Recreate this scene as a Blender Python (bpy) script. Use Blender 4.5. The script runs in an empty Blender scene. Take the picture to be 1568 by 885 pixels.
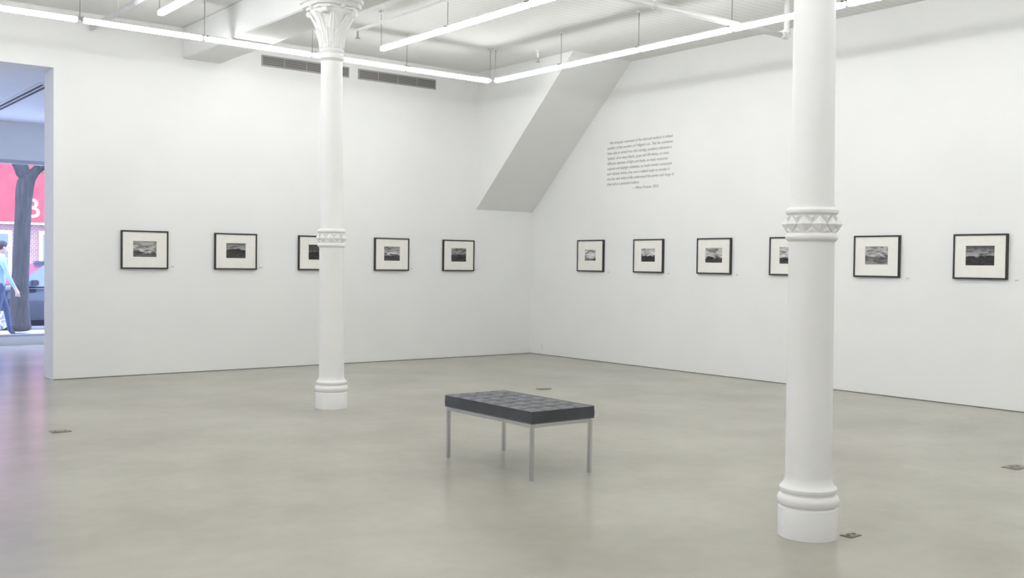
import bpy, bmesh, math, random
from mathutils import Vector, Matrix
random.seed(4)
scene=bpy.context.scene
scene.view_settings.view_transform='Standard'
scene.view_settings.look='None'
COL=scene.collection

# ---------------------------------------------------------------- materials
def mat(name,color,rough=0.5,metal=0.0,spec=0.5,coat=0.0):
    m=bpy.data.materials.new(name);m.use_nodes=True
    b=m.node_tree.nodes["Principled BSDF"]
    b.inputs["Base Color"].default_value=(*color,1)
    b.inputs["Roughness"].default_value=rough
    b.inputs["Metallic"].default_value=metal
    b.inputs["Specular IOR Level"].default_value=spec
    b.inputs["Coat Weight"].default_value=coat
    return m
def N(m,t,**kw):
    n=m.node_tree.nodes.new(t)
    for k,v in kw.items(): setattr(n,k,v)
    return n
def L(m,a,b): m.node_tree.links.new(a,b)
def bsdf(m): return m.node_tree.nodes["Principled BSDF"]
def coords(m,out="Object",scale=(1,1,1)):
    tc=N(m,"ShaderNodeTexCoord");mp=N(m,"ShaderNodeMapping")
    mp.inputs["Scale"].default_value=scale
    L(m,tc.outputs[out],mp.inputs["Vector"]);return mp.outputs["Vector"]
def noise_var(m,c1,c2,scale=2.0,detail=6,sc=(1,1,1),lo=.3,hi=.7,bump=0.0,bscale=None):
    v=coords(m,"Object",sc)
    n=N(m,"ShaderNodeTexNoise");n.inputs["Scale"].default_value=scale;n.inputs["Detail"].default_value=detail
    L(m,v,n.inputs["Vector"])
    r=N(m,"ShaderNodeValToRGB");r.color_ramp.elements[0].position=lo;r.color_ramp.elements[1].position=hi
    r.color_ramp.elements[0].color=(*c1,1);r.color_ramp.elements[1].color=(*c2,1)
    L(m,n.outputs["Fac"],r.inputs["Fac"]);L(m,r.outputs["Color"],bsdf(m).inputs["Base Color"])
    if bump:
        n2=N(m,"ShaderNodeTexNoise");n2.inputs["Scale"].default_value=bscale or scale*8;n2.inputs["Detail"].default_value=4
        L(m,v,n2.inputs["Vector"])
        bp=N(m,"ShaderNodeBump");bp.inputs["Strength"].default_value=bump;bp.inputs["Distance"].default_value=.01
        L(m,n2.outputs["Fac"],bp.inputs["Height"]);L(m,bp.outputs["Normal"],bsdf(m).inputs["Normal"])
    return m
def emis(name,color,s):
    m=mat(name,color);b=bsdf(m)
    b.inputs["Emission Color"].default_value=(*color,1);b.inputs["Emission Strength"].default_value=s
    return m

M_wall=noise_var(mat("white_wall_paint",(.83,.84,.84),.6,spec=.3),(.845,.858,.855),(.875,.884,.881),1.2,3)
M_colp=noise_var(mat("column_paint",(.84,.84,.84),.4,spec=.4),(.86,.862,.86),(.89,.89,.888),3,3,bump=.10,bscale=35)
M_trimw=mat("white_trim",(.84,.84,.84),.4)
M_dark=mat("dark_gap",(.12,.115,.105),.8)
M_black=noise_var(mat("black_frame_wood",(.02,.02,.022),.35),(.015,.015,.017),(.035,.034,.036),6,4,sc=(1,1,8))
M_matb=noise_var(mat("mat_board",(.86,.85,.80),.7),(.86,.85,.80),(.89,.88,.83),20,2)
M_lamp=emis("fluorescent_tube",(1,1,.995),23.5)
M_steel=mat("brushed_chrome",(.62,.63,.65),.22,1.0)
M_leather=noise_var(mat("black_leather",(.05,.055,.062),.33),(.045,.05,.057),(.065,.073,.082),5,4,bump=.15,bscale=180)
M_seam=mat("leather_seam",(.012,.013,.015),.6)
M_ventd=mat("vent_dark",(.09,.09,.09),.7)
M_ventm=mat("vent_metal",(.42,.41,.40),.45,.3)
M_brass=noise_var(mat("floor_box_metal",(.30,.27,.23),.4,.6),(.22,.2,.17),(.36,.33,.28),30,3)
M_label=mat("label_card",(.87,.87,.87),.5)
M_ink=mat("vinyl_text",(.28,.28,.29),.5)

# ceiling: painted beadboard
M_ceil=mat("beadboard_ceiling",(.8,.8,.8),.6,spec=.2)
v=coords(M_ceil,"Object")
w=N(M_ceil,"ShaderNodeTexWave",bands_direction='Y',wave_profile='SAW');w.inputs["Scale"].default_value=3.2
w.inputs["Distortion"].default_value=0
L(M_ceil,v,w.inputs["Vector"])
rp=N(M_ceil,"ShaderNodeValToRGB");rp.color_ramp.elements[0].color=(.58,.58,.57,1);rp.color_ramp.elements[0].position=0
rp.color_ramp.elements[1].color=(.82,.82,.815,1);rp.color_ramp.elements[1].position=.14
L(M_ceil,w.outputs["Fac"],rp.inputs["Fac"]);L(M_ceil,rp.outputs["Color"],bsdf(M_ceil).inputs["Base Color"])

# floor: polished concrete
M_floor=mat("polished_concrete",(.48,.46,.39),.235,spec=.6)
v=coords(M_floor,"Object")
n1=N(M_floor,"ShaderNodeTexNoise");n1.inputs["Scale"].default_value=.8;n1.inputs["Detail"].default_value=5;n1.inputs["Roughness"].default_value=.5
L(M_floor,v,n1.inputs["Vector"])
r1=N(M_floor,"ShaderNodeValToRGB");e=r1.color_ramp.elements
e[0].position=.3;e[0].color=(.315,.298,.243,1);e[1].position=.7;e[1].color=(.405,.387,.325,1)
L(M_floor,n1.outputs["Fac"],r1.inputs["Fac"])
n2=N(M_floor,"ShaderNodeTexNoise");n2.inputs["Scale"].default_value=9;n2.inputs["Detail"].default_value=3
L(M_floor,v,n2.inputs["Vector"])
r2=N(M_floor,"ShaderNodeValToRGB");r2.color_ramp.elements[0].position=.3;r2.color_ramp.elements[0].color=(.96,.96,.96,1)
r2.color_ramp.elements[1].position=.65;r2.color_ramp.elements[1].color=(1,1,1,1)
L(M_floor,n2.outputs["Fac"],r2.inputs["Fac"])
mx=N(M_floor,"ShaderNodeMix",data_type='RGBA',blend_type='MULTIPLY');mx.inputs[0].default_value=1
L(M_floor,r1.outputs["Color"],mx.inputs[6]);L(M_floor,r2.outputs["Color"],mx.inputs[7])
L(M_floor,mx.outputs[2],bsdf(M_floor).inputs["Base Color"])

# ---------------------------------------------------------------- mesh builder
class MB:
    def __init__(s): s.bm=bmesh.new();s.mats=[]
    def mi(s,m):
        if m not in s.mats: s.mats.append(m)
        return s.mats.index(m)
    def box(s,lo,hi,m,bev=0.0):
        c=[(a+b)/2 for a,b in zip(lo,hi)];d=[abs(b-a) for a,b in zip(lo,hi)]
        r=bmesh.ops.create_cube(s.bm,size=1,matrix=Matrix.Translation(c)@Matrix.Diagonal((*d,1)))
        vs=r['verts'];fs=set(f for v in vs for f in v.link_faces)
        i=s.mi(m)
        for f in fs:f.material_index=i
        if bev:
            es=list(set(e for v in vs for e in v.link_edges))
            q=bmesh.ops.bevel(s.bm,geom=es,offset=bev,segments=2,affect='EDGES')
            for f in q['faces']: f.material_index=i
    def cyl(s,a,b,r,m,seg=16,r2=None):
        a=Vector(a);b=Vector(b);d=b-a
        M=Matrix.Translation((a+b)/2)@d.to_track_quat('Z','Y').to_matrix().to_4x4()
        q=bmesh.ops.create_cone(s.bm,cap_ends=True,segments=seg,radius1=r,radius2=r if r2 is None else r2,depth=d.length,matrix=M)
        i=s.mi(m)
        for f in set(f for v in q['verts'] for f in v.link_faces):
            f.material_index=i
            if len(f.verts)==4: f.smooth=True
    def sph(s,c,r,m,sc=(1,1,1),sub=2):
        q=bmesh.ops.create_icosphere(s.bm,subdivisions=sub,radius=r,matrix=Matrix.Translation(c)@Matrix.Diagonal((*sc,1)))
        i=s.mi(m)
        for f in set(f for v in q['verts'] for f in v.link_faces): f.material_index=i;f.smooth=True
    def poly(s,pts,m,smooth=False):
        vs=[s.bm.verts.new(p) for p in pts];f=s.bm.faces.new(vs);f.material_index=s.mi(m);f.smooth=smooth;return f
    def prism(s,prof,axis,a,b,m):
        def P(p,t):
            q=list(p);q.insert(axis,t);return q
        A=[s.bm.verts.new(P(p,a)) for p in prof];B=[s.bm.verts.new(P(p,b)) for p in prof]
        i=s.mi(m);n=len(prof);fs=[s.bm.faces.new(A),s.bm.faces.new(list(reversed(B)))]
        for k in range(n): fs.append(s.bm.faces.new([A[k],B[k],B[(k+1)%n],A[(k+1)%n]]))
        for f in fs:f.material_index=i
        bmesh.ops.recalc_face_normals(s.bm,faces=fs)
    def lathe(s,prof,m,seg=48,center=(0,0)):
        rings=[]
        for r,z in prof:
            rings.append([s.bm.verts.new((center[0]+r*math.cos(2*math.pi*k/seg),center[1]+r*math.sin(2*math.pi*k/seg),z)) for k in range(seg)])
        i=s.mi(m)
        for a,b in zip(rings,rings[1:]):
            for k in range(seg):
                f=s.bm.faces.new([a[k],a[(k+1)%seg],b[(k+1)%seg],b[k]]);f.material_index=i;f.smooth=True
        f=s.bm.faces.new(rings[-1]);f.material_index=i
        f=s.bm.faces.new(list(reversed(rings[0])));f.material_index=i
    def obj(s,name,loc=(0,0,0),rot=0,parent=None,sharp=None):
        me=bpy.data.meshes.new(name);s.bm.to_mesh(me);s.bm.free()
        for m in s.mats: me.materials.append(m)
        if sharp is not None: me.set_sharp_from_angle(angle=math.radians(sharp))
        o=bpy.data.objects.new(name,me);o.location=loc;o.rotation_euler[2]=rot;COL.objects.link(o)
        if parent:o.parent=parent
        return o
def empty(name,loc=(0,0,0),rot=0):
    o=bpy.data.objects.new(name,None);o.location=loc;o.rotation_euler[2]=rot;o.empty_display_size=.2;COL.objects.link(o);return o

CZ=4.26   # ceiling height
X0,Y0=-14.0,-16.0
# ---------------------------------------------------------------- room shell
b=MB();b.box((X0-.3,Y0-.3,-.2),(.3,5.5,0),M_floor);b.obj("floor")
b=MB();b.box((X0-.3,Y0-.3,CZ),(.3,.4,CZ+.2),M_ceil)
b.obj("ceiling")
b=MB()
b.box((-7.08,0,0),(.3,.4,CZ),M_wall);b.box((-10.6,0,3.58),(-7.08,.4,CZ),M_wall);b.box((X0-.3,0,0),(-10.6,.4,CZ),M_wall)
b.obj("wall_left")
b=MB();b.box((0,Y0-.3,0),(.3,0,CZ),M_wall);b.obj("wall_right")
b=MB();b.box((X0-.3,Y0-.3,0),(0,Y0,CZ),M_wall);b.obj("wall_back")
b=MB();b.box((X0-.3,Y0,0),(X0,0,CZ),M_wall);b.obj("wall_side")
b=MB();b.box((-5.58,Y0,3.88),(-5.1,0,CZ),M_wall,.01);b.obj("ceiling_beam")
b=MB();b.box((-11.2,Y0,3.88),(-10.75,0,CZ),M_wall,.01);b.obj("ceiling_beam")
b=MB();b.box((-7.08,-.004,0),(0,0,.007),M_dark);b.obj("shadow_gap_strip_1")  # dark strip painting in the shadow gap under the left wall, no baseboard
b=MB();b.box((-.004,Y0,0),(0,0,.007),M_dark);b.obj("shadow_gap_strip_2")  # right wall: shade of the floor gap as a dark-coloured strip
b=MB();b.prism([(0,2.215),(0,CZ),(-2.165,CZ)],0,-1.09,0,M_wall);b.obj("stair_soffit")
# vestibule
b=MB();b.box((-10.6,.4,3.58),(-4.5,5.5,3.75),M_wall)
b.obj("ceiling_vestibule")
b=MB();b.box((-4.5,.4,0),(-4.3,5.5,3.75),M_wall);b.obj("wall_vestibule_right")
b=MB();b.box((-10.8,.4,0),(-10.6,5.5,3.75),M_wall);b.obj("wall_vestibule_left")
b=MB();b.box((-10.6,5.35,2.97),(-4.5,5.5,3.58),M_wall);b.obj("wall_bulkhead")
M_glass=bpy.data.materials.new("window_glass");M_glass.use_nodes=True
nt=M_glass.node_tree;nt.nodes.clear()
o_=nt.nodes.new("ShaderNodeOutputMaterial");mi=nt.nodes.new("ShaderNodeMixShader");tr=nt.nodes.new("ShaderNodeBsdfTransparent");gl=nt.nodes.new("ShaderNodeBsdfGlossy")
gl.inputs["Roughness"].default_value=.02;mi.inputs[0].default_value=.06
nt.links.new(tr.outputs[0],mi.inputs[1]);nt.links.new(gl.outputs[0],mi.inputs[2]);nt.links.new(mi.outputs[0],o_.inputs[0])
M_alu=mat("window_frame_aluminium",(.55,.57,.6),.35,.6)
b=MB()
b.box((-10.6,5.33,0),(-4.5,5.5,.13),M_trimw)
b.box((-10.6,5.36,.13),(-4.5,5.46,.17),M_alu);b.box((-10.6,5.36,2.91),(-4.5,5.46,2.97),M_alu)
for x in(-10.57,-8.6,-6.72,-4.53): b.box((x-.03,5.36,.17),(x+.03,5.46,2.91),M_alu)
b.box((-10.6,5.405,.15),(-4.5,5.411,2.93),M_glass)
b.obj("window_1")
b=MB()
b.box((-6.95,1.2,3.565),(-6.75,4.6,3.58),M_trimw)
for x in(-6.90,-6.83): b.box((x-.018,1.25,3.56),(x+.018,4.55,3.566),M_ventd)
b.obj("ceiling_slot_diffuser")
for y in(2.0,3.2):
    b=MB();b.lathe([(.09,3.56),(.09,3.58)],M_trimw,32);b.lathe([(.065,3.557),(.065,3.561)],emis("downlight_lens",(1,.98,.95),25),32);b.obj("recessed_downlight",(-7.35,y,0))

# ---------------------------------------------------------------- columns
def bell(z):
    t=max(0,min(1,(z-3.42)/.36));return .108+.10*t**1.8
def make_column(name,x,y,lean=0.0):
    b=MB()
    prof=[(.152,0),(.152,.15),(.150,.155),(.146,.158),(.146,.163),(.152,.168),(.157,.180),(.158,.195),(.154,.208),(.146,.216),(.140,.222),
          (.139,.230),(.145,.236),(.148,.246),(.147,.256),(.140,.264),(.132,.270),(.127,.280),(.121,.295),(.1185,.32),
          (.116,1.535),(.128,1.545),(.133,1.553),(.133,1.566),(.127,1.575),(.121,1.580),(.121,1.672),(.127,1.678),(.134,1.684),(.134,1.698),(.128,1.706),(.116,1.712),
          (.111,1.73),(.101,3.30),(.112,3.315),(.122,3.325),(.122,3.345),(.112,3.355),(.106,3.365),(.106,3.375),(.116,3.385),(.120,3.40),(.114,3.415),(.108,3.42)]
    for k in range(1,13):
        z=3.42+.03*k;prof.append((bell(z),z))
    b.lathe(prof,M_colp,64)
    for z0,z1,h in((3.775,3.80,.205),(3.80,3.845,.235),(3.845,3.88,.25)):
        c=.08
        pts=[(h,-h+c),(h,h-c),(h-c,h),(-h+c,h),(-h,h-c),(-h,-h+c),(-h+c,-h),(h-c,-h)]
        b.prism(pts,2,z0,z1,M_colp)
    n=10;r0=.121;zm=1.626;hz=.044
    for k in range(n):
        a=2*math.pi*(k+.5)/n;da=math.pi/n
        def P(r,an,z): return (r*math.cos(an),r*math.sin(an),z)
        Lf=P(r0+.006,a-da,zm);R=P(r0+.006,a+da,zm);T=P(r0+.004,a,zm+hz);B=P(r0+.004,a,zm-hz);A=P(.153,a,zm)
        for tri in((Lf,B,A),(B,R,A),(R,T,A),(T,Lf,A)): b.poly(tri,M_colp)
        a2=a+da
        for sg in(1,-1):
            q=[P(r0,a2-da*.6,zm+sg*hz),P(r0,a2+da*.6,zm+sg*hz),P(r0,a2,zm+sg*.012),P(.133,a2,zm+sg*hz*.72)]
            tris=((q[0],q[3],q[2]),(q[3],q[1],q[2]),(q[0],q[1],q[3]))
            for t in tris: b.poly(t if sg<0 else t[::-1],M_colp)
    def leaf(a,z0,H,W,curl,lift):
        R=8;Cn=6;g=[]
        for i in range(R+1):
            t=i/R;z=z0+H*t-(.03*((t-.8)/.2)**2 if t>.8 else 0)
            w=W*(math.sin(math.pi*min(1,.22+.72*t))**.7)*(1+.16*math.cos(t*22))
            row=[]
            for j in range(Cn+1):
                s=j/Cn*2-1
                r=bell(min(z,3.77))+lift+curl*t**3-.010*s*s+.004*math.cos(s*9)
                an=a+s*w/r
                row.append(b.bm.verts.new((r*math.cos(an),r*math.sin(an),z)))
            g.append(row)
        mi_=b.mi(M_colp)
        for i in range(R):
            for j in range(Cn):
                f=b.bm.faces.new([g[i][j],g[i][j+1],g[i+1][j+1],g[i+1][j]]);f.smooth=True;f.material_index=mi_
    for k in range(8): leaf(2*math.pi*k/8,3.425,.20,.038,.030,.012)
    for k in range(8): leaf(2*math.pi*(k+.5)/8,3.47,.30,.045,.035,.008)
    for k in range(4):
        a=math.pi/4+k*math.pi/2
        c=Vector((.215*math.cos(a),.215*math.sin(a),3.75));t=Vector((-math.sin(a),math.cos(a),0))
        b.cyl(c-t*.025,c+t*.025,.030,M_colp,20);b.cyl(c-t*.030,c+t*.030,.014,M_colp,14)
    for k in range(4):
        a=k*math.pi/2
        b.sph((.21*math.cos(a),.21*math.sin(a),3.80),.030,M_colp,(1,1,1))
    for v in b.bm.verts:
        v.co.x-=.787*lean*v.co.z/3.88;v.co.y+=.617*lean*v.co.z/3.88
    return b.obj(name,(x,y,0),sharp=35)
make_column("column",-5.50,-3.74,.03)
make_column("column",-5.68,-9.29,.022)
make_column("column",-5.6,-14.6)

# ---------------------------------------------------------------- bench
bench=empty("bench",(-5.773,-6.948,0),math.radians(-.7))
Ln,Wd=1.0,.535
zt,zb=.452,.370
b=MB()
nx,ny=4,7;sub=12
gx,gy=nx*sub,ny*sub
def topz(u,v):
    fu=abs(math.sin(math.pi*u));fv=abs(math.sin(math.pi*v))
    z=.026*(min(fu,fv)**.45)*.7+.026*(fu*fv)**.5*.3
    du=min(u-math.floor(u),1-(u-math.floor(u)));dv=min(v-math.floor(v),1-(v-math.floor(v)))
    d=math.hypot(du,dv)
    z-=.008*math.exp(-(d/.14)**2)
    return z
V={}
for i in range(gx+1):
    for j in range(gy+1):
        u=i/sub;v_=j/sub
        x=-Wd/2+Wd*i/gx;y=-Ln/2+Ln*j/gy
        edge=min(i,gx-i,j,gy-j)
        z=zt-.018+topz(u,v_)
        if edge<=3: z=(zt-.002)*(1-edge/4)+z*(edge/4)
        V[i,j]=b.bm.verts.new((x,y,z))
mi_=b.mi(M_leather)
for i in range(gx):
    for j in range(gy):
        f=b.bm.faces.new([V[i,j],V[i+1,j],V[i+1,j+1],V[i,j+1]]);f.smooth=True;f.material_index=mi_
loop=[(i,0) for i in range(gx)]+[(gx,j) for j in range(gy)]+[(i,gy) for i in range(gx,0,-1)]+[(0,j) for j in range(gy,0,-1)]
prev=[V[k] for k in loop]
for z,off in((zt-.025,.002),(zt-.045,.003),(zb+.012,.002),(zb,0)):
    cur=[]
    for k in loop:
        p=V[k].co;x=p.x;y=p.y
        if abs(abs(x)-Wd/2)<1e-5: x+=math.copysign(off,x)
        if abs(abs(y)-Ln/2)<1e-5: y+=math.copysign(off,y)
        cur.append(b.bm.verts.new((x,y,z)))
    n=len(loop)
    for k in range(n):
        f=b.bm.faces.new([prev[k],cur[k],cur[(k+1)%n],prev[(k+1)%n]]);f.smooth=True;f.material_index=mi_
    prev=cur
f=b.bm.faces.new(list(reversed(prev)));f.material_index=mi_
bmesh.ops.recalc_face_normals(b.bm,faces=b.bm.faces[:])
for i in range(1,nx):
    x=-Wd/2+Wd*i/nx;b.cyl((x,-Ln/2+.02,zt-.018),(x,Ln/2-.02,zt-.018),.0035,M_seam,6)
for j in range(1,ny):
    y=-Ln/2+Ln*j/ny;b.cyl((-Wd/2+.02,y,zt-.018),(Wd/2-.02,y,zt-.018),.0035,M_seam,6)
for i in range(1,nx):
    for j in range(1,ny):
        b.sph((-Wd/2+Wd*i/nx,-Ln/2+Ln*j/ny,zt-.018),.008,M_leather,(1,1,.6),1)
for z in(zt-.003,zb+.004):
    for s in(-1,1):
        b.cyl((s*Wd/2,-Ln/2,z),(s*Wd/2,Ln/2,z),.004,M_leather,8);b.cyl((-Wd/2,s*Ln/2,z),(Wd/2,s*Ln/2,z),.004,M_leather,8)
b.obj("seat_cushion",parent=bench,sharp=50)
b=MB();t=.024;hx=Wd/2-.006;hy=Ln/2-.006
for s in(-1,1):
    b.box((s*hx-(t if s>0 else 0),-hy,.344),(s*hx+(t if s<0 else 0),hy,.369),M_steel,.002)
    b.box((-hx+t,s*hy-(t if s>0 else 0),.344),(hx-t,s*hy+(t if s<0 else 0),.369),M_steel,.002)
b.obj("steel_rail",parent=bench)
k=1
for sx in(-1,1):
    for sy in(-1,1):
        b=MB();b.box((sx*hx-(t if sx>0 else 0),sy*hy-(t if sy>0 else 0),0),(sx*hx+(t if sx<0 else 0),sy*hy+(t if sy<0 else 0),.344),M_steel,.002)
        b.obj("leg_%d"%k,parent=bench);k+=1

# ---------------------------------------------------------------- pictures
def art_mat(k,hor,sky,sea,light,tilt):
    m=mat("charcoal_drawing_%d"%k,(.3,.3,.3),.6)
    tc=N(m,"ShaderNodeTexCoord");mp=N(m,"ShaderNodeMapping")
    mp.inputs["Location"].default_value=(k*3.1,k*1.7,k*.9);mp.inputs["Scale"].default_value=(6,5,24)
    mp.inputs["Rotation"].default_value=(0,tilt,0)
    L(m,tc.outputs["Object"],mp.inputs["Vector"])
    n=N(m,"ShaderNodeTexNoise");n.inputs["Scale"].default_value=1.3;n.inputs["Detail"].default_value=7;n.inputs["Distortion"].default_value=1.2
    L(m,mp.outputs["Vector"],n.inputs["Vector"])
    sp=N(m,"ShaderNodeSeparateXYZ");L(m,tc.outputs["Object"],sp.inputs[0])
    ad=N(m,"ShaderNodeMath",operation='MULTIPLY_ADD');ad.inputs[1].default_value=.10;L(m,n.outputs["Fac"],ad.inputs[0]);L(m,sp.outputs["Z"],ad.inputs[2])
    g=N(m,"ShaderNodeMapRange");g.inputs["From Min"].default_value=-.04;g.inputs["From Max"].default_value=.16
    L(m,ad.outputs[0],g.inputs["Value"])
    r=N(m,"ShaderNodeValToRGB");els=r.color_ramp.elements
    els[0].position=0;els[0].color=(sea,)*3+(1,)
    els[1].position=1;els[1].color=(sky,)*3+(1,)
    for p,c in((max(.02,hor-.06),sea*.5),(hor+.04,light),(min(.97,hor+.3),(sky+light)/2)):
        q=els.new(p);q.color=(c,c,c,1)
    L(m,g.outputs["Result"],r.inputs["Fac"])
    nr=N(m,"ShaderNodeValToRGB");nr.color_ramp.elements[0].position=.38;nr.color_ramp.elements[1].position=.58
    nr.color_ramp.elements[0].color=(.14,.14,.14,1);nr.color_ramp.elements[1].color=(1.0,1.0,1.0,1)
    L(m,n.outputs["Fac"],nr.inputs["Fac"])
    mx=N(m,"ShaderNodeMix",data_type='RGBA',blend_type='MULTIPLY');mx.inputs[0].default_value=.85
    L(m,r.outputs["Color"],mx.inputs[6]);L(m,nr.outputs["Color"],mx.inputs[7])
    L(m,mx.outputs[2],bsdf(m).inputs["Base Color"])
    return m
specs=[ # hor, sky, sea, light, w, h, tilt
 (.30,.34,.20,.75,.28,.19,.5),(.60,.12,.08,.38,.26,.19,.35),(.5,.05,.04,.12,.27,.20,1.3),(.45,.34,.10,.70,.26,.20,-.2),(.55,.38,.08,.30,.27,.20,-.5),
 (.28,.80,.12,.9,.24,.16,0),(.50,.45,.04,.85,.26,.18,.3),(.38,.50,.07,.75,.28,.19,.2),(.40,.55,.08,.75,.27,.20,.1),(.5,.46,.36,.54,.28,.20,.1),(.5,.08,.05,.40,.30,.20,-.15)]
FW,FH,FD=.565,.462,.035
def picture(k,wall,c):
    hor,sky,sea,li,w,h,tilt=specs[k]
    b=MB();t=.017
    b.box((-FW/2,-FD,-FH/2),(-FW/2+t,0,FH/2),M_black,.0015);b.box((FW/2-t,-FD,-FH/2),(FW/2,0,FH/2),M_black,.0015)
    b.box((-FW/2+t,-FD,FH/2-t),(FW/2-t,0,FH/2),M_black,.0015);b.box((-FW/2+t,-FD,-FH/2),(FW/2-t,0,-FH/2+t),M_black,.0015)
    am=art_mat(k+1,hor,sky,sea,li,tilt);zo=.01;y0=-.022;yb=-.026
    ix,iz=FW/2-t,FH/2-t;ax,az=w/2,h/2
    b.box((-ix,yb,-iz),(-ax,-.004,iz),M_matb);b.box((ax,yb,-iz),(ix,-.004,iz),M_matb)
    b.box((-ax,yb,az+zo),(ax,-.004,iz),M_matb);b.box((-ax,yb,-iz),(ax,-.004,-az+zo),M_matb)
    b.box((-ax,y0,-az+zo),(ax,-.005,az+zo),am)
    o=b.obj("framed_picture")
    if wall=='L': o.location=(c,0,1.517)
    else: o.location=(0,c,1.537);o.rotation_euler[2]=-math.pi/2
    lb=MB();lb.box((-.03,-.003,-.018),(.03,0,.018),M_label);lb.box((-.022,-.0034,.002),(.018,-.003,.006),M_ink);lb.box((-.022,-.0034,-.006),(.010,-.003,-.003),M_ink)
    l=lb.obj("wall_label")
    if wall=='L': l.location=(c+.35,0,1.315)
    else: l.location=(0,c-.37,1.30);l.rotation_euler[2]=-math.pi/2
for k,c in enumerate((-6.045,-4.89,-3.735,-2.57,-1.415)): picture(k,'L',c)
for k,c in enumerate((-1.39,-2.565,-3.735,-4.90,-6.07,-7.245)): picture(k+5,'R',c)

# ---------------------------------------------------------------- wall text
body="\n".join(["   Her virtuosic command of the charcoal medium is indeed","another of the wonders of Yellgate's art.  She has somehow","been able to wrest from this smudgy, powdery substance a",
"'palette' of so many blacks, grays and off-whites, so many","different densities of light and shade, so many nocturnal","nuances and daylight subtleties, so much seismic movement","and volcanic drama, that one is indeed made to wonder if",
"one has ever before fully understood the power and range of","charcoal as a pictorial medium.","                                   \u2014 Hilton Kramer, 2010"])
cu=bpy.data.curves.new("wall_text",'FONT');cu.body=body;cu.size=.058;cu.space_line=.0735/.058;cu.extrude=.0006
cu.materials.append(M_ink)
o=bpy.data.objects.new("wall_text",cu);COL.objects.link(o)
bpy.context.view_layer.update()
wdt=o.dimensions.x;sx=1.30/max(wdt,.1)
o.matrix_world=Matrix(((0,0,-1,-.001),(-1,0,0,-1.70),(0,1,0,3.135),(0,0,0,1)))@Matrix.Diagonal((sx,1,1,1))

# ---------------------------------------------------------------- vents
def vent(x0,x1):
    b=MB();z0,z1=3.925,4.07
    b.box((x0,-.012,z0),(x1,0,z0+.012),M_ventm);b.box((x0,-.012,z1-.012),(x1,0,z1),M_ventm)
    b.box((x0,-.012,z0+.012),(x0+.014,0,z1-.012),M_ventm);b.box((x1-.014,-.012,z0+.012),(x1,0,z1-.012),M_ventm)
    b.box((x0+.014,-.003,z0+.012),(x1-.014,0,z1-.012),M_ventd)
    n=6
    for i in range(n):
        z=z0+.02+(z1-z0-.04)*i/(n-1)
        b.box((x0+.014,-.011,z-.004),(x1-.014,-.003,z+.004),M_ventm)
    for i in range(1,4):
        x=x0+(x1-x0)*i/4;b.box((x-.003,-.0115,z0+.012),(x+.003,-.003,z1-.012),M_ventm)
    b.obj("air_vent")
vent(-4.55,-3.27);vent(-3.13,-1.845)

# ---------------------------------------------------------------- lights
ZL=3.84
def run(a,bb,seg=1.335,rods=True):
    a=Vector((*a,ZL));c=Vector((*bb,ZL));d=(c-a).normalized();Ltot=(c-a).length
    n=max(1,round(Ltot/seg));sg=Ltot/n
    s=Vector((-d.y,d.x,0));b=MB()
    def obox(p,q,hw,z0,z1,m):
        p=Vector(p);q=Vector(q)
        lo=[min(p[i],q[i]) - abs(s[i])*hw for i in range(2)]+[z0];hi=[max(p[i],q[i])+abs(s[i])*hw for i in range(2)]+[z1]
        b.box(lo,hi,m)
    for i in range(n):
        p=a+d*(i*sg);q=a+d*((i+1)*sg)
        p2=p+d*.02;q2=q-d*.02
        obox(p2,q2,.024,ZL-.032,ZL+.012,M_lamp)
        obox(p2,q2,.028,ZL+.012,ZL+.026,M_trimw)
        obox(p2,p2+d*.012,.028,ZL-.034,ZL+.028,M_trimw);obox(q2-d*.012,q2,.028,ZL-.034,ZL+.028,M_trimw)
    for i in range(n+1):
        p=a+d*(i*sg)
        obox(p-d*.02,p+d*.02,.012,ZL-.01,ZL+.02,M_ventm)
        b.cyl((p.x,p.y,ZL+.02),(p.x,p.y,CZ),.0045,M_ventm,8)
        b.cyl((p.x,p.y,CZ-.02),(p.x,p.y,CZ),.03,M_trimw,16)
    b.obj("linear_pendant_light")
run((-1.99,-1.52),(-1.99-1.305*8,-1.52),1.305)
run((-1.95,-1.58),(-1.95,-1.58-1.335*10))
run((-4.15,-2.33),(-4.15,-2.33-1.335*9))
run((-6.68,-2.33),(-6.68,-2.33-1.335*9))
run((-9.2,-2.33),(-9.2,-2.33-1.335*9))  # out-of-view run, added to light the room
run((-12.3,-1.6),(-12.3,-1.6-1.335*10))  # another unseen run added as extra room light
b=MB();b.box((-4.98,-1.75,4.215),(-4.70,-.40,CZ),M_trimw);b.box((-4.96,-1.73,4.208),(-4.72,-.42,4.216),emis("diffuser",(1,.99,.97),2.5));b.obj("ceiling_light_fixture")

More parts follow.
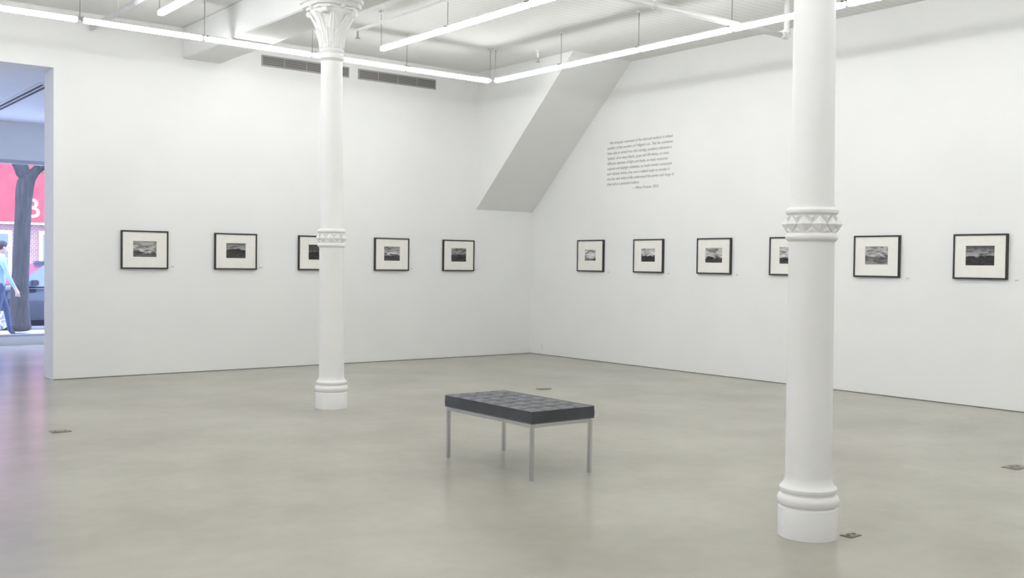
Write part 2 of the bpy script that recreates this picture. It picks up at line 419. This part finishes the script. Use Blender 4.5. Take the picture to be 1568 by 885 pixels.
# ---------------------------------------------------------------- pipes
b=MB();yp,zp=-5.70,3.85
b.cyl((-9.5,yp,zp),(-1.22,yp,zp),.030,M_trimw,16)
b.cyl((-1.20,yp,zp),(-1.20,yp,CZ),.030,M_trimw,16);b.sph((-1.21,yp,zp),.042,M_trimw)
b.cyl((-1.20,yp,zp+.02),(-1.20,yp,zp+.07),.040,M_trimw,16);b.cyl((-1.30,yp,zp),(-1.24,yp,zp),.040,M_trimw,16)
for x in(-3.2,-6.2,-8.8): b.cyl((x,yp,zp),(x,yp,CZ),.006,M_trimw,8);b.cyl((x-.012,yp,zp),(x+.012,yp,zp),.036,M_trimw,16)
b.obj("ceiling_pipe")
b=MB();b.cyl((-4.72,-2.80,3.88),(-4.72,-12,3.88),.017,M_trimw,12);b.sph((-4.72,-2.80,3.88),.022,M_trimw)
b.cyl((-4.72,-2.80,3.88),(-4.72,-2.80,3.80),.013,M_ventm,10);b.cyl((-4.72,-2.80,3.795),(-4.72,-2.80,3.80),.028,M_ventm,16)
for y in(-3.3,-6,-9): b.cyl((-4.72,y,3.88),(-4.72,y,CZ),.006,M_trimw,8)
b.obj("sprinkler_branch_pipe")
b=MB();b.cyl((-6.67,0,4.09),(-6.67,-12,4.09),.03,M_trimw,16)
for y in(-1,-5,-9): b.cyl((-6.67,y,4.1),(-6.67,y,CZ),.006,M_trimw,8)
b.obj("ceiling_conduit")
def sprink(x,y):
    b=MB();b.cyl((0,0,CZ),(0,0,CZ-.10),.016,M_trimw,12);b.cyl((0,0,CZ-.10),(0,0,CZ-.15),.012,M_ventm,10);b.cyl((0,0,CZ-.155),(0,0,CZ-.15),.03,M_ventm,16)
    b.cyl((0,0,CZ-.012),(0,0,CZ),.04,M_trimw,20);b.obj("fire_sprinkler",(x,y,0))
sprink(-1.45,-1.86);sprink(-1.35,-6.6)

# ---------------------------------------------------------------- outlet + floor boxes
b=MB();b.box((-.006,-.04,-.057),(0,.04,.057),M_trimw,.002)
for z in(-.024,.024):
    b.box((-.009,-.018,z-.017),(-.006,.018,z+.017),M_label,.002)
    for y in(-.007,.007): b.box((-.0096,y-.0015,z-.006),(-.009,y+.0015,z+.006),M_dark)
b.obj("electrical_outlet",(0,-.29,.13))
def fbox(x,y,s=.15):
    b=MB();h=s/2;g=.008
    b.box((-h,-h*.7,0),(h,h*.7,.004),M_brass,.001)
    b.box((-h+g,-h*.7+g,.004),(-.004,h*.7-g,.006),M_brass);b.box((.004,-h*.7+g,.004),(h-g,h*.7-g,.006),M_brass)
    b.cyl((-h*.5,0,.006),(-h*.5,0,.0075),.012,M_dark,12);b.cyl((h*.5,0,.006),(h*.5,0,.0075),.012,M_dark,12)
    b.obj("floor_outlet_box",(x,y,0))
fbox(-7.97,-3.78);fbox(-2.81,-3.70);fbox(-5.50,-9.43,.1);fbox(-2.90,-9.03,.17)

# ---------------------------------------------------------------- street
M_side=noise_var(mat("sidewalk_concrete",(.5,.5,.5),.8),(.45,.45,.46),(.58,.58,.6),3,6)
M_asph=noise_var(mat("asphalt",(.1,.1,.11),.8),(.10,.10,.11),(.17,.17,.18),6,6)
b=MB();b.box((-30,5.5,-.3),(20,10.2,-.08),M_side);b.obj("sidewalk")
b=MB();b.box((-30,10.2,-.3),(20,19,-.2),M_asph);b.obj("street")
b=MB();b.box((-30,19,-.3),(20,22,-.08),M_side);b.obj("sidewalk")
M_brick=mat("brick",(.4,.15,.12),.8)
tc=N(M_brick,"ShaderNodeTexCoord");sp=N(M_brick,"ShaderNodeSeparateXYZ");cb=N(M_brick,"ShaderNodeCombineXYZ")
L(M_brick,tc.outputs["Object"],sp.inputs[0]);L(M_brick,sp.outputs["X"],cb.inputs["X"]);L(M_brick,sp.outputs["Z"],cb.inputs["Y"])
bt=N(M_brick,"ShaderNodeTexBrick");bt.inputs["Scale"].default_value=4;bt.inputs["Color1"].default_value=(.36,.15,.13,1);bt.inputs["Color2"].default_value=(.26,.11,.11,1);bt.inputs["Mortar"].default_value=(.5,.48,.46,1)
L(M_brick,cb.outputs[0],bt.inputs["Vector"]);L(M_brick,bt.outputs["Color"],bsdf(M_brick).inputs["Base Color"])
M_red=noise_var(mat("red_sign_panel",(.5,.04,.05),.6),(.44,.035,.045),(.54,.06,.07),4,3)
M_shopglass=mat("shop_glass",(.10,.13,.18),.1,spec=.8)
bd=empty("brick_storefront_building",(0,22.02,-.06))
b=MB();b.box((-20,0,0),(14,4,10),M_brick);b.obj("brick_facade",parent=bd)
b=MB()
for x in range(-18,13,4):
    b.box((x,-.08,.3),(x+3.2,0,2.3),M_trimw);b.box((x+.1,-.1,.5),(x+1.5,-.08,2.2),M_shopglass);b.box((x+1.7,-.1,.5),(x+3.1,-.08,2.2),M_shopglass)
    b.box((x+.8,-.06,5.2),(x+2.2,0,7.4),M_trimw);b.box((x+.9,-.08,5.3),(x+2.1,-.06,7.3),M_shopglass)
b.obj("shop_windows",parent=bd)
b=MB();b.box((-12,-.25,2.55),(8,0,4.35),M_red);b.box((-12,-.27,2.5),(8,0,2.56),M_trimw);b.obj("red_sign",parent=bd)
c2=bpy.data.curves.new("sign_lettering",'FONT');c2.body="B E A U T Y   S U P P L Y";c2.size=.85;c2.extrude=.01;c2.materials.append(M_trimw)
o=bpy.data.objects.new("sign_lettering",c2);COL.objects.link(o);o.parent=bd;o.location=(-2.5,-.26,2.72);o.rotation_euler=(math.radians(90),0,0)

def skin_obj(name,verts,edges,radii,mats,sub=1,parent=None,root=0,classify=None):
    me=bpy.data.meshes.new(name);me.from_pydata([tuple(v) for v in verts],edges,[])
    o=bpy.data.objects.new(name,me);COL.objects.link(o)
    sk=o.modifiers.new("s",'SKIN');sk.use_smooth_shade=True
    lay=me.skin_vertices[0].data
    for i,r in enumerate(radii):
        lay[i].radius=(r,r) if not isinstance(r,tuple) else r
    lay[root].use_root=True
    if sub: 
        ss=o.modifiers.new("u",'SUBSURF');ss.levels=sub;ss.render_levels=sub
    dg=bpy.context.evaluated_depsgraph_get();dg.update()
    m2=bpy.data.meshes.new_from_object(o.evaluated_get(dg));o.modifiers.clear();o.data=m2
    m2.materials.clear()
    for m in mats:m2.materials.append(m)
    for p in m2.polygons:
        p.use_smooth=True
        if classify: p.material_index=classify(p.center)
    if parent:o.parent=parent
    return o
M_bark=noise_var(mat("bark",(.12,.10,.09),.9),(.02,.019,.018),(.055,.05,.047),8,6,sc=(3,3,.6),bump=.6,bscale=14)
M_leaf=noise_var(mat("leaf_green",(.10,.28,.06),.6),(.05,.16,.03),(.12,.30,.08),3,3)
tree=empty("street_tree",(-5.38,9.3,-.06))
tv=[(0,0,0.0),(0,0,.12),(.0,0,.5),(.02,0,1.2),(.05,0,2.0),(.09,0,2.85),(.05,0,3.3),(-.15,.1,4.0),(-.6,.3,5),(.35,0,3.25),(.85,-.2,3.65),(1.7,-.3,4.5),(-.35,0,3.7),(-1.1,0,4.6)]
te=[(0,1),(1,2),(2,3),(3,4),(4,5),(5,6),(6,7),(7,8),(5,9),(9,10),(10,11),(6,12),(12,13)]
tr_=[.27,.23,.185,.17,.165,.17,.13,.10,.06,.10,.08,.04,.08,.05]
skin_obj("trunk",tv,te,tr_,[M_bark],2,tree)
b=MB()
for c,rr,nn in(((1.5,-.2,4.2),1.0,500),((.75,-.1,3.2),.42,220),((-1.0,.1,4.3),1.0,450),((-.3,.3,5.2),1.3,500),((.5,.1,4.7),1.0,400)):
    for i in range(nn):
        d=Vector((random.gauss(0,1),random.gauss(0,1),random.gauss(0,.8))).normalized()*rr*random.random()**.5
        p=Vector(c)+d;a=Vector((random.uniform(-1,1),random.uniform(-1,1),random.uniform(-1,1))).normalized()
        q=a.orthogonal().normalized();s=.07
        b.poly([p-a*s,p+q*s*.5,p+a*s,p-q*s*.5],M_leaf)
b.obj("foliage",parent=tree)

# parked car
M_car=mat("car_paint",(.012,.018,.03),.25,.3,coat=.5);M_tire=mat("tire_rubber",(.02,.02,.02),.8)
M_hl=mat("headlight_lens",(.8,.85,.9),.1);M_tail=mat("tail_light",(.6,.02,.02),.2)
car=empty("parked_car",(-6.35,11.4,-.2))
secs=[(0,.30,.60,.62),(.05,.24,.74,.74),(.25,.20,.88,.84),(.7,.18,.98,.88),(1.25,.18,1.04,.90),(1.9,.17,1.05,.91),(2.6,.17,1.05,.91),(3.3,.17,1.05,.91),(3.9,.18,1.05,.89),(4.25,.22,1.0,.84),(4.42,.3,.84,.74)]
b=MB();rings=[]
for x,zl,zh,hw in secs:
    r=[]
    for yy,zz in((-.85,0),(-1,.15),(-1.0,.55),(-.93,.85),(-.8,.98),(-.3,1.03),(.3,1.03),(.8,.98),(.93,.85),(1,.55),(1,.15),(.85,0)):
        r.append(b.bm.verts.new((x,yy*hw,zl+(zh-zl)*zz)))
    rings.append(r)
ci=b.mi(M_car)
for r1_,r2_ in zip(rings,rings[1:]):
    for k in range(12):
        f=b.bm.faces.new([r1_[k],r1_[(k+1)%12],r2_[(k+1)%12],r2_[k]]);f.material_index=ci;f.smooth=True
for r in(rings[0],rings[-1]): f=b.bm.faces.new(r);f.material_index=ci
gi=b.mi(M_shopglass)
base=[(1.15,-.78),(3.95,-.78),(3.95,.78),(1.15,.78)];top=[(1.85,-.58),(3.35,-.58),(3.35,.58),(1.85,.58)]
B_=[b.bm.verts.new((x,y,1.0)) for x,y in base];T_=[b.bm.verts.new((x,y,1.5)) for x,y in top]
for k in range(4):
    f=b.bm.faces.new([B_[k],B_[(k+1)%4],T_[(k+1)%4],T_[k]]);f.material_index=gi
f=b.bm.faces.new(T_);f.material_index=ci
bmesh.ops.recalc_face_normals(b.bm,faces=b.bm.faces[:])
b.box((1.82,-.6,1.48),(3.38,.6,1.54),M_car,.02)
for s in(-1,1):
    b.cyl((2.6,s*.76,1.03),(2.6,s*.62,1.5),.03,M_car,8)
    b.box((.02,s*.68-.12,.58),(.10,s*.68+.12,.70),M_hl,.02);b.box((4.34,s*.62-.1,.65),(4.42,s*.62+.1,.8),M_tail,.02)
    b.box((1.45,s*.9-.09,1.02),(1.6,s*.9+.09,1.14),M_car,.02)
b.box((.0,-.4,.40),(.06,.4,.50),M_dark)
b.obj("car_body",parent=car,sharp=40)
for i,(x,s) in enumerate(((.85,-1),(.85,1),(3.55,-1),(3.55,1))):
    b=MB();b.cyl((x,s*.70,.32),(x,s*.93,.32),.32,M_tire,32);b.cyl((x,s*.92,.32),(x,s*.94,.32),.2,M_steel,24)
    for k in range(5):
        a=k*2*math.pi/5;b.cyl((x,s*.945,.32),(x+.19*math.cos(a),s*.945,.32+.19*math.sin(a)),.02,M_alu,8)
    b.obj("wheel_%d"%(i+1),parent=car)

# pedestrian walking along the sidewalk
M_skin=mat("skin",(.45,.30,.24),.55);M_shirt=noise_var(mat("light_blue_shirt",(.3,.4,.55),.8),(.20,.30,.46),(.28,.38,.54),6,3)
M_jean=noise_var(mat("denim_trousers",(.06,.10,.22),.8),(.02,.035,.075),(.04,.06,.12),12,3);M_shoe=mat("dark_shoes",(.03,.03,.03),.6);M_hair=mat("dark_hair",(.03,.02,.015),.6)
ped=empty("pedestrian",(-5.95,8.25,-.07))
pv=[];pe=[];pr=[]
def V_(p,r,par=None):
    pv.append(p);pr.append(r)
    if par is not None: pe.append((par,len(pv)-1))
    return len(pv)-1
pel=V_((0,0,.95),(.15,.12))
wa=V_((.01,0,1.08),(.135,.10),pel);ch=V_((.02,0,1.28),(.165,.115),wa);sh=V_((.02,0,1.42),(.12,.09),ch);nk=V_((.035,0,1.50),.055,sh);hd0=V_((.05,0,1.57),.062,nk)
for s,f in((1,1),(-1,-1)):
    hp=V_((.0,s*.09,.90),.092,pel);kn=V_((.10*f+.04,s*.10,.50),.062,hp);an=V_((.20*f-(0 if f>0 else .05),s*.10,.10 if f>0 else .13),.042,kn)
    V_((.29*f+(.0 if f>0 else .14),s*.105,.04 if f>0 else .035),.04,an)
    so=V_((.02,s*.19,1.40),.062,sh);el=V_((-.10*f,s*.23,1.13),.046,so);wr=V_((-.12*f+.10,s*.23,.90),.030,el)
    pm=V_((-.12*f+.13,s*.23,.84),.034,wr)
    for q in range(4):
        a=V_((-.12*f+.10+.022*q,s*.235,.79-.004*abs(q-1)),.009,pm);V_((-.12*f+.11+.022*q,s*.222,.755-.004*abs(q-1)),.008,a)
    V_((-.12*f+.175,s*.215,.81),.010,pm)
def cl(c):
    if c.z<.085: return 3
    if c.z<.98 and abs(c.y)<.19: return 1
    if c.z<.93 and abs(c.y)>=.18: return 2
    if c.z>1.49: return 2
    return 0
skin_obj("body",pv,pe,pr,[M_shirt,M_jean,M_skin,M_shoe],1,ped,0,cl)
b=MB();b.sph((.065,0,1.655),.1,M_skin,(.95,.78,1.18),3)
b.sph((.045,0,1.685),.105,M_hair,(.95,.82,1.0),3)
b.cyl((.155,0,1.665),(.18,0,1.635),.012,M_skin,8)
for s in(-1,1):
    b.sph((.147,s*.032,1.67),.010,M_dark);b.sph((.06,s*.08,1.65),.022,M_skin,(1,.4,1.4))
b.box((.148,-.022,1.598),(.156,.022,1.604),M_tail)
b.obj("head",parent=ped)

# ---------------------------------------------------------------- world & camera
wd=bpy.data.worlds.new("sky");scene.world=wd;wd.use_nodes=True
bg=wd.node_tree.nodes["Background"];bg.inputs[0].default_value=(.50,.62,1,1);bg.inputs[1].default_value=9.0

cam=bpy.data.cameras.new("camera");co=bpy.data.objects.new("camera",cam);COL.objects.link(co)
cam.sensor_width=36;cam.lens=36*1573.5/1568
R=Matrix(((0.78696,0.00498,-0.61698),(-0.61687,0.02684,-0.78661),(0.01265,0.99963,0.0242)))
co.matrix_world=Matrix.Translation((-10.2167,-12.5377,1.4))@R.to_4x4()
scene.camera=co
